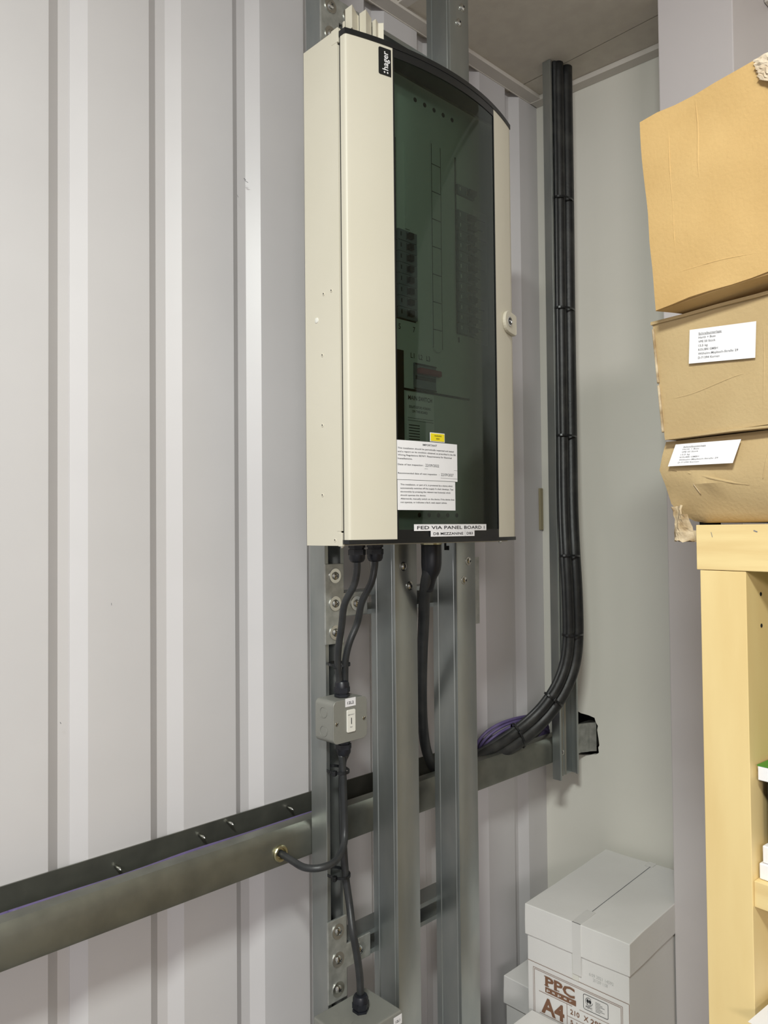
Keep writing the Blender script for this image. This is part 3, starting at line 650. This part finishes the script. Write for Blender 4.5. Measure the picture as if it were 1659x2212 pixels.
for x, z in ((.7922, 1.1925), (.8508, 1.1925)):
    bm = B(); lathe(bm, [(0, .0034), (.0008, .0032), (.0014, .0018)], (x, -.1985, z), (0, -1, 0), 16); q = mesh('screw', bm, 'bolt', sb, smooth='auto')
    bm = B(); fr = frame((x, -.2000, z), (1, 0, 0), (0, 0, 1), (0, -1, 0)); bar(bm, fr, -.002, -.0015, .002, .0015, .0009); mesh('screw_recess', bm, 'dark', q)
bm = B(); prism_y(bm, rrect(.8125, .8305, 1.1755, 1.2115, .0022), -.1985, -.2008); swt = mesh('switch', bm, 'offw', sb, bev=.0006)
bm = text_bm([('EMERGENCY', .8142, 1.2030, .0016, .0135, .01), ('TEST', .8178, 1.1830, .0018, .006, .01)], lambda p: V((p[0], -.2009 - p[2], p[1]))); mesh('lettering', bm, 'inkg', swt)
bm = B(); box(bm, (.8206, -.2013, 1.1885), (.8219, -.2009, 1.1985)); mesh('key_slot', bm, 'dark', swt)
bm = B(); box(bm, (.8105, -.1990, 1.2165), (.8325, -.1986, 1.2300)); lb = mesh('label_strip', bm, 'white', sb); tagit(lb, 'white label reading 12L2')
bm = text_bm([('12L2', .8145, 1.2205, .0045, .0135, .014)], lambda p: V((p[0], -.1991 - p[2], p[1]))); mesh('lettering', bm, 'ink', lb)
gland((JX, JY, BZ1 + .001), (0, 0, 1), sb, .95); gland((JX + .002, JY, BZ0 - .001), (0, 0, -1), sb, .95)

# metal box at the bottom
bb = thing('switch_box', 'grey metal box at the very bottom of the left channel with a gland on top', 'switch box', (.825, -.155, .66))
bm = B(); box(bm, (.772, -.245, .655), (.886, -.1580, .7265)); mesh('box_body', bm, 'box', bb, bev=.003, seg=3)
bm = B(); box(bm, (.866, -.2462, .7065), (.884, -.2456, .7215)); lb = mesh('label_strip', bm, 'white', bb)
bm = text_bm([('12L1', .8695, .712, .0040, .010, .014)], lambda p: V((p[0], -.2464 - p[2], p[1]))); mesh('lettering', bm, 'ink', lb)
gland((.8365, -.200, .7255), (0, 0, 1), bb, 1.0)
bm = B(); lathe(bm, [(0, .010), (.0006, .010), (.0006, .009)], (.802, -.205, .7265), (0, 0, 1), 20); mesh('knockout', bm, 'box', bb, smooth='auto')

# ================================================================== PAPER CARTONS
def carton(O, U, W, w_, l_, z0, z1, lid, label, nm='paper_carton'):
    """O = near-left top corner in plan; U along the short front; W along the length"""
    U = V((U[0], U[1], 0)).normalized(); W = V((W[0], W[1], 0)).normalized(); N = V((0, 0, 1))
    t = thing(nm, label, 'box', (O[0] + U.x * w_ / 2 + W.x * l_ / 2, O[1] + U.y * w_ / 2 + W.y * l_ / 2, z0))
    fr = frame((O[0], O[1], 0), U, W, N); e = .0035
    bm = B(); box(bm, (e, e, z0), (w_ - e, l_ - e, z1 - .004), fr); mesh('box_body', bm, 'carton', t, bev=.0015)
    bm = B(); box(bm, (0, 0, z1 - lid), (w_, l_, z1), fr)
    bmesh.ops.subdivide_edges(bm, edges=bm.edges, cuts=5, use_grid_fill=True)
    for v in bm.verts:
        v.co += V((noise.noise(v.co * 14), noise.noise(v.co * 14 + V((5, 0, 0))), noise.noise(v.co * 14 + V((0, 9, 0))) * .8)) * .0016
    mesh('lid', bm, 'carton', t, bev=.0015)
    return t, fr
U1 = (.035, -.999); W1 = (.9985, .058)
c1, f1 = carton((1.289, -.194), U1, W1, .226, .352, .490, .742, .060, 'white paper carton printed PPC A4, its lid taped, topmost of the pile')
# tape along lid seam
bm = B(); box(bm, (.109, -.0012, .645), (.127, .0, .7434), f1); box(bm, (.109, -.0012, .7426), (.127, .06, .7434), f1)
mesh('tape', bm, 'tape', c1)
bm = B(); box(bm, (.106, .33, .7426), (.124, .3532, .7434), f1); mesh('tape', bm, 'tape', c1)
bm = B(); box(bm, (.1185, .03, .7424), (.1195, .350, .7430), f1); mesh('lid_seam', bm, 'inkg', c1)
ff = lambda p: f1((p[0], .0030 - p[2], p[1]))      # on the body front
bm = B(); box(bm, (.1065, .0015, .632), (.1195, .0030, .682), f1); hh = mesh('hand_hole', bm, 'offw', c1)
bm = B()
for s in ((.1068, .632, .1068, .682), (.1068, .632, .1195, .632)): bar(bm, ff, *s, .0008, .0004)
for z in (.644, .656, .668): bar(bm, ff, .1075, z, .112, z, .001, .0004)
# panel outlines
bar(bm, ff, .0045, .631, .222, .631, .0009)
bar(bm, ff, .2225, .631, .2225, .500, .0009)
for d in (0, .0028):
    bar(bm, ff, .017 + d, .621 - d, .209 - d, .621 - d, .0008); bar(bm, ff, .017 + d, .621 - d, .017 + d, .502, .0008); bar(bm, ff, .209 - d, .621 - d, .209 - d, .502, .0008)
bar(bm, ff, .030, .5785, .1045, .5785, .0009); bar(bm, ff, .031, .5365, .108, .5365, .0009); bar(bm, ff, .093, .5785, .093, .505, .0009)
bar(bm, ff, .093, .5560, .185, .5560, .0007); bar(bm, ff, .120, .5785, .185, .5785, .0007)
mesh('printed_frame', bm, 'brown', c1)
bm = text_bm([('PPC', .0445, .5945, .0190, .066, .035), ('A4', .035, .5405, .0300, .052, .035), ('210', .1000, .5625, .0095, .020, .02), ('X', .1290, .5625, .0095, .010, .02), ('297', .1435, .5625, .0095, .025, .02), ('5', .1000, .5440, .0075, .006, .02), ('X 500', .1120, .5440, .0075, .030, .02)], ff, .0004)
for a_ in (.0445, .0675): # slab serifs
    for z in (.5945, .6115): bar(bm, ff, a_ - .002, z + .0008, a_ + .009, z + .0008, .0016, .0005)
bar(bm, ff, .0445, .5868, .113, .5868, .0105, .0004)
mesh('printed_lettering', bm, 'brown', c1)
bm = text_bm([('p', .0480, .5852, .0052, .007, .01), ('a', .0600, .5852, .0052, .007, .01), ('p', .0730, .5852, .0052, .007, .01), ('e', .0860, .5852, .0052, .007, .01), ('r', .0990, .5852, .0052, .006, .01)], ff, .0007); mesh('printed_lettering', bm, 'carton', c1)
bm = B(); P = rrect(.1290, .1800, .5850, .6130, .003); 
for i in range(len(P)): bar(bm, ff, *P[i], *P[(i + 1) % len(P)], .0009) if (V(P[i]) - V(P[(i + 1) % len(P)])).length > 1e-5 else None
n = 20; cx, cz = .1405, .6015
for i in range(3, n): a, b = 2 * math.pi * i / n, 2 * math.pi * (i + 1) / n; bar(bm, ff, cx + .0072 * math.cos(a), cz + .0072 * math.sin(a), cx + .0072 * math.cos(b), cz + .0072 * math.sin(b), .0008)
for dx in (-.0025, .0025):
    bm.faces.new([bm.verts.new(ff((cx + dx + .0025 * math.cos(2 * math.pi * i / 12), cz + .001 + .0036 * math.sin(2 * math.pi * i / 12), .0005))) for i in range(12)]); bar(bm, ff, cx + dx, cz, cx + dx, cz - .0055, .0008)
for i in range(7): bar(bm, ff, .1540, .6065 - .0028 * i, .164 + .009 * ((i * 7) % 3) / 2, .6065 - .0028 * i, .0006)
mesh('printed_emblem', bm, 'ink', c1)
bm = text_bm([('PEFC', .1340, .5890, .0038, .0135, .01)], ff, .0004); mesh('printed_lettering', bm, 'ink', c1)
bm = text_bm([('6:09 2021 14592', .142, .652, .006, .050, 0), ('201209 1158', .150, .644, .006, .030, 0)], ff, .0004); mesh('date_stamp', bm, 'inkl', c1)
c2, f2 = carton((1.375, -.072), (0, -1), (1, 0), .108, .270, .26, .514, .060, 'plain white carton partly hidden between the printed paper carton and the corrugated wall')
c3, f3 = carton((1.00, -.219), (.02, -1), (1, .02), .226, .283, .29, .541, .060, 'plain white carton at the bottom edge in front of the printed carton')
c4, f4 = carton((1.292, -.20), U1, W1, .222, .348, .2375, .4885, .060, 'white carton under the printed carton', 'paper_carton')
c5, f5 = carton((1.294, -.20), U1, W1, .220, .346, .0, .236, .060, 'lowest white carton of the pile on the floor', 'paper_carton')
c6, f6 = carton((1.375, -.072), (0, -1), (1, 0), .108, .270, .0, .258, .060, 'white carton on the floor by the corrugated wall', 'paper_carton')
c7, f7 = carton((1.00, -.219), (.02, -1), (1, .02), .226, .283, .0, .288, .060, 'white carton on the floor in front of the pile', 'paper_carton')

# ================================================================== BOOKCASE
K = V((.842, -.761, 0)); T = V((-.085, -.996, 0)).normalized(); E_ = V((.996, -.085, 0)).normalized()
KB = frame(K, T, E_, (0, 0, 1))     # (t along front, e into depth, z)
bc = thing('bookcase', 'tall pale birch bookcase with thick edges at the right', 'bookcase', tuple(KB((.3, .2, 0))))
WD = .79; DP = .385; ZTOP = 1.5025
bm = B(); box(bm, (0, 0, ZTOP - .0495), (WD, DP, ZTOP), KB); mesh('top_panel', bm, 'woodh', bc, bev=.0007)
bm = B(); box(bm, (.0035, .0006, 0), (.0545, DP, ZTOP - .0500), KB); mesh('side_panel', bm, 'wood', bc, bev=.0007)
bm = B(); box(bm, (WD - .0545, .0006, 0), (WD - .0035, DP, ZTOP - .0500), KB); mesh('side_panel', bm, 'wood', bc, bev=.0007)
bm = B(); box(bm, (WD / 2 - .008, .004, 0.05), (WD / 2 + .008, DP - .004, ZTOP - .0500), KB); mesh('divider', bm, 'wood', bc)
bm = B(); box(bm, (.0545, DP - .006, .05), (WD - .0545, DP, ZTOP - .0500), KB); mesh('back_panel', bm, 'wood', bc)
bm = B(); box(bm, (.0545, .0006, 0), (WD - .0545, DP - .007, .05), KB); mesh('bottom_panel', bm, 'woodh', bc)
for z in (1.1015, .7395, .378):
    for a, b in ((.0547, WD / 2 - .0082), (WD / 2 + .0082, WD - .0547)):
        bm = B(); box(bm, (a, .004, z), (b, DP - .007, z + .027), KB); mesh('shelf', bm, 'woodh', bc, bev=.0005)
bm = B()
for z in (1.427, 1.393): lathe(bm, [(0, .0022), (.0006, .0022)], KB((.0543, .033, z)), T, 10)
mesh('dowel_hole', bm, 'void', bc)
bm = B(); bar(bm, lambda p: KB((p[0], -p[2], p[1])), .064, 1.496, .068, 1.4945, .0012); bar(bm, lambda p: KB((p[0], -p[2], p[1])), .0175, 1.4945, .019, 1.489, .0006); mesh('scratch', bm, 'inkg', bc)
def slab(name, label, cat, a, b, m, bev=.001, extra=None):
    bm = B(); box(bm, a, b, KB); o = mesh(name, bm, m, bev=bev); return tagit(o, label, cat)
slab('white_box', 'white flat box lying on the bookcase shelf, lowest of its stack', 'box', (.0567, .012, 1.1290), (.30, .22, 1.1455), 'white')
slab('white_box', 'thinner white flat box on top of another, inside the bookcase', 'box', (.0595, .014, 1.1460), (.30, .21, 1.1640), 'white')
slab('dark_folder', 'dark folder pile inside the bookcase beneath the green book', 'folder', (.0630, .020, 1.1645), (.30, .20, 1.2325), 'dark')
gb = thing('green_book', 'thick book with white page edges and green cover inside the bookcase', 'book', tuple(KB((.17, .1, 1.233))))
bm = B(); box(bm, (.0582, .010, 1.2330), (.30, .20, 1.2480), KB); mesh('pages', bm, 'white', gb, bev=.0008)
bm = B(); box(bm, (.0578, .0095, 1.2480), (.30, .20, 1.2492), KB); mesh('cover', bm, 'green', gb)
ps = thing('paper_pile', 'pale sheets sticking out of the bookcase at the bottom right corner', 'paper', tuple(KB((.2, .05, .7665))))
bm = B(); box(bm, (.062, .010, .767), (.28, .20, .9995), KB); mesh('sheets', bm, 'white', ps, bev=.001)
bm = B(); box(bm, (0, 0, 0), (.21, .18, .0006), frame((.8065, -.8205, 1.0), (-.085, -.996, 0), (.996, -.085, 0), (0, 0, 1))); mesh('top_sheet', bm, 'white', ps)

# ================================================================== CARDBOARD BOXES
def crumple(bm, amp, sc, seed, cuts=13):
    bmesh.ops.subdivide_edges(bm, edges=bm.edges, cuts=cuts, use_grid_fill=True)
    o = V((seed * 3.1, seed * 1.7, seed))
    for v in bm.verts:
        v.co += V((noise.noise(v.co * sc + o), noise.noise(v.co * sc + o + V((7, 0, 0))), noise.noise(v.co * sc + o + V((0, 7, 0))))) * amp
def cbox(fr, c8, m, amp, seed, parent, name='box_body'):
    bm = B(); vs = [bm.verts.new(fr(p)) for p in c8]
    for f in ((3, 2, 1, 0), (4, 5, 6, 7), (0, 1, 5, 4), (1, 2, 6, 5), (2, 3, 7, 6), (3, 0, 4, 7)): bm.faces.new([vs[i] for i in f])
    crumple(bm, amp, 18, seed); return mesh(name, bm, m, parent, smooth='auto')
a = math.radians(10); TB = V((-math.sin(a), -math.cos(a), 0)); EB = V((math.cos(a), -math.sin(a), 0)); OB = V((.846, -.722, 0))
CB = frame(OB, TB, EB, (0, 0, 1))
WB = .33
# lowest, crushed
k1 = thing('cardboard_box', 'crushed brown cardboard box with a torn corner, resting on the bookcase, lowest of three', 'box', tuple(CB((.16, .15, 1.503))))
bm = B()
prof = [(1.600, .000, -.004), (1.585, -.0035, -.0065), (1.567, -.0065, -.009), (1.548, -.0005, -.005), (1.5275, .0035, -.001), (1.516, .006, .008), (1.507, .011, .024), (1.5050, .014, .034)]
rows = []
NT = 14
for z, fo, tl in prof:
    row = []
    for i in range(NT + 1):
        s = i / NT; t_ = tl + (WB - tl) * s ** 1.4
        dent = -.010 * math.exp(-((z - 1.562 + .05 * s) / .012) ** 2) * min(1, s * 4)
        zz = z if z > 1.51 else max(z, 1.5042)
        row.append(bm.verts.new(CB((t_, fo + .012 + dent + .0015 * noise.noise(V((s * 9, z * 40, 2))), zz))))
    rows.append(row)
for A, C in zip(rows, rows[1:]):
    for i in range(NT): bm.faces.new((A[i], A[i + 1], C[i + 1], C[i]))
# rest of the carton: top, back and the two ends
tb = [bm.verts.new(CB((-.004 + (WB + .004) * i / NT, .30, 1.599))) for i in range(NT + 1)]; bb_ = [bm.verts.new(CB((.034 + (WB - .034) * i / NT, .30, 1.5042))) for i in range(NT + 1)]
for i in range(NT):
    bm.faces.new((rows[0][i + 1], rows[0][i], tb[i], tb[i + 1])); bm.faces.new((rows[-1][i], rows[-1][i + 1], bb_[i + 1], bb_[i])); bm.faces.new((tb[i], tb[i + 1], bb_[i + 1], bb_[i]))
bm.faces.new([r_[0] for r_ in rows] + [bb_[0], tb[0]]); bm.faces.new([r_[-1] for r_ in rows][::-1] + [tb[-1], bb_[-1]])
mesh('box_body', bm, 'cb2', k1, smooth='auto')
# torn hanging corner
bm = B()
g_ = {}
nu, nv = 10, 8
for i in range(nu + 1):
    for j in range(nv + 1):
        u, v = i / nu, j / nv
        t_ = .0035 + .023 * u + .004 * v ; z = 1.524 - .040 * v + .001 * u
        e_ = .008 + .006 * math.sin(5 * u + 2.5 * v) + .003 * noise.noise(V((u * 4, v * 5, 3)))
        z += .0012 * noise.noise(V((u * 9, v * 4, 9))) + (.004 * noise.noise(V((u * 11, 0, 2))) if v > .9 else 0); t_ += .0012 * noise.noise(V((u * 2, v * 9, 19)))
        g_[i, j] = bm.verts.new(CB((t_, e_, z)))
for i in range(nu):
    for j in range(nv):
        if i > 7 and j < 2: continue
        bm.faces.new((g_[i, j], g_[i + 1, j], g_[i + 1, j + 1], g_[i, j + 1]))
for v in [v for v in bm.verts if not v.link_faces]: bm.verts.remove(v)
tq = mesh('torn_corner', bm, 'worn', k1); s_ = tq.modifiers.new('thick', 'SOLIDIFY'); s_.thickness = .0022; tagit(tq, 'torn and frayed corner')
bm = B(); box(bm, (.026, .012, 1.4845), (.0385, .014, 1.4965), CB); box(bm, (.010, .012, 1.4835), (.0385, .09, 1.4850), CB)
mesh('hanging_flap', bm, 'worn', k1)
bm = B(); box(bm, (.012, .050, 1.4855), (.0380, .052, 1.512), CB); mesh('torn_hollow_shade', bm, 'void', k1)  # dark panel painted in for the shaded inside of the torn box
# middle
k2 = thing('cardboard_box', 'brown cardboard box with a white address label, middle of the three stacked boxes', 'box', tuple(CB((.16, .15, 1.603))))
cbox(CB, [(.002, .001, 1.6030), (WB, .001, 1.6070), (WB, .30, 1.603), (.002, .30, 1.601), (-.010, -.001, 1.7370), (WB, .001, 1.7370), (WB, .30, 1.738), (-.010, .30, 1.738)], 'cb2', .0018, 1, k2)
bm = B(); box(bm, (-.0115, -.003, 1.7365), (WB, .10, 1.7400), CB); crumple(bm, .0016, 22, 4, 7); mesh('top_flap', bm, 'cb2', k2)
bm = B(); box(bm, (.004, -.002, 1.6012), (WB, .11, 1.6036), CB); crumple(bm, .0014, 22, 6, 7); mesh('bottom_flap', bm, 'cb2', k2)
bm = B()
for z0, z1 in ((1.61, 1.665), (1.668, 1.732)):
    P = [(-.0115 + .012 * (1.737 - z) / .134, z) for z in (z0, z1)]
    prism(bm, [(-.002, .002), (.001, -.0025), (.0035, -.0025), (.002, .003)], lambda p: CB((P[0][0] + p[0], p[1], z0)), lambda p: CB((P[1][0] + p[0], p[1], z1)))
mesh('worn_edge', bm, 'worn', k2, bev=.0006)
def address(fr0, w_, h_, par, faded):
    bm = B(); n = 6
    for i in range(n):
        bm.faces.new([bm.verts.new(fr0((w_ * (i + a_) / n, h_ * b_, 0))) for a_, b_ in ((0, 0), (1, 0), (1, 1), (0, 1))])
    bmesh.ops.remove_doubles(bm, verts=bm.verts, dist=1e-5)
    s = mesh('address_label', bm, 'white', par); tagit(s, 'white address label')
    Ls = ['Schreibunterlage', 'Herth + Buss', 'VPE 50 Stück', '13,5 kg', 'KOLIBRI GMBH', 'Wilhelm-Maybach-Straße 29', 'D-71394 Kernen']; ws = (.36, .27, .27, .15, .31, .62, .34)
    bm = text_bm([(t_, .15 * w_, h_ * (.83 - .118 * i), h_ * .062, w_ * ws[i] * .98, .004) for i, t_ in enumerate(Ls)], fr0, .0005)
    bar(bm, fr0, .15 * w_, h_ * .815, .51 * w_, h_ * .815, h_ * .008, .0005)
    mesh('lettering', bm, 'inkg', s)
address(lambda p: CB((.038 + p[0] * .996 + .002 * p[1] / .04, -.0028 - p[2], 1.6825 + p[1] - .105 * p[0])), .0775, .0375, k2, 0)
def lf2(p):
    x = .008 + p[0] + .005 * p[1] / .026; z = 1.5700 + p[1] * .95 - .03 * p[0]
    k_ = (z - 1.567) / (1.600 - 1.567)
    return CB((x, -.0065 + .0065 * k_ + .012 - .0085 - p[2] + .004 * k_, z))
address(lf2, .0800, .0265, k1, 1)
# top
k3 = thing('cardboard_box', 'large tan cardboard box with a torn top corner, topmost of the three stacked boxes', 'box', tuple(CB((.16, .13, 1.74))))
f3_ = frame(OB - EB * .026, TB, EB, (0, 0, 1))
cbox(f3_, [(.0115, .000, 1.7475), (WB, .000, 1.7590), (WB, .29, 1.7440), (.040, .29, 1.7440), (-.0045, .000, 1.9680), (WB, .000, 1.966), (WB, .29, 1.955), (-.004, .29, 1.960)], 'cb1', .0036, 2, k3)
bm = B(); vs = [bm.verts.new(f3_(p)) for p in ((.0105, .003, 1.7455), (WB, .004, 1.7570), (WB, .10, 1.7415), (.0330, .04, 1.7400))]
bm.faces.new(vs); ge = bmesh.ops.extrude_face_region(bm, geom=bm.faces[:])
for v in [e for e in ge['geom'] if isinstance(e, bmesh.types.BMVert)]: v.co.z += .0025
crumple(bm, .0012, 25, 8, 7); mesh('bottom_flap', bm, 'cb1', k3)
bm = B(); nu, nv = 9, 12; g_ = {}
for i in range(nu + 1):
    for j in range(nv + 1):
        u, v = i / nu, j / nv
        t_ = .136 + .030 * u + .006 * v * (1 - u) + .003 * noise.noise(V((v * 9, u, 4))); z = 1.9655 - .040 * v * (.55 + .45 * u) + .003 * noise.noise(V((u * 9, v * 3, 7)))
        g_[i, j] = bm.verts.new(f3_((t_, -.003 - .004 * abs(noise.noise(V((u * 8, v * 10, 1)))), z)))
for i in range(nu):
    for j in range(nv): bm.faces.new((g_[i, j], g_[i + 1, j], g_[i + 1, j + 1], g_[i, j + 1]))
tq = mesh('torn_patch', bm, 'torn', k3); s_ = tq.modifiers.new('thick', 'SOLIDIFY'); s_.thickness = .0015; tagit(tq, 'ripped patch showing corrugations')
from mathutils.bvhtree import BVHTree
def ridge(par, fr_, pts, r, m, name='crease'):
    body = [c for c in par.children if c.name.startswith('box_body')][0]; o = ORG[body.name]
    tree = BVHTree.FromPolygons([v.co + o for v in body.data.vertices], [tuple(p.vertices) for p in body.data.polygons]); path = []
    for t_, z in [q for q in spline([(a_, b_, 0) for a_, b_ in pts], 10) for q in [(q.x, q.y)]]:
        p0 = fr_((t_, -.06, z)); hit = tree.ray_cast(p0, EB, .2)[0]
        if hit: path.append(hit + EB * r * .55)
    if len(path) > 3:
        n_ = len(path) - 1; bm = B(); tube(bm, path, [r * (.25 + .75 * math.sin(math.pi * (i + .5) / (n_ + 1)) ** .5) for i in range(n_ + 1)], 8); mesh(name, bm, m, par, smooth=True)
ridge(k3, f3_, [(.0675, 1.962), (.069, 1.9416), (.0705, 1.90), (.0713, 1.865)], .0014, 'cb1')
ridge(k3, f3_, [(.0323, 1.962), (.0345, 1.93), (.0363, 1.879), (.0385, 1.84), (.0403, 1.795)], .0009, 'cb1')
ridge(k3, f3_, [(.034, 1.7795), (.063, 1.7792), (.0952, 1.7784), (.135, 1.7734)], .0009, 'cb1')
ridge(k2, CB, [(.0015, 1.647), (.0395, 1.6492), (.0868, 1.6592), (.105, 1.661)], .0011, 'cb2')
ridge(k2, CB, [(.1235, 1.72), (.1228, 1.67), (.1204, 1.613)], .0009, 'cb2')
ridge(k1, CB, [(-.002, 1.5700), (.015, 1.565), (.0404, 1.5586), (.0947, 1.5453), (.16, 1.540)], .0018, 'cb2')
ridge(k1, CB, [(.0312, 1.5618), (.036, 1.55), (.0416, 1.5364)], .0006, 'worn')
ridge(k1, CB, [(.1253, 1.590), (.120, 1.57), (.115, 1.549)], .0009, 'cb2')
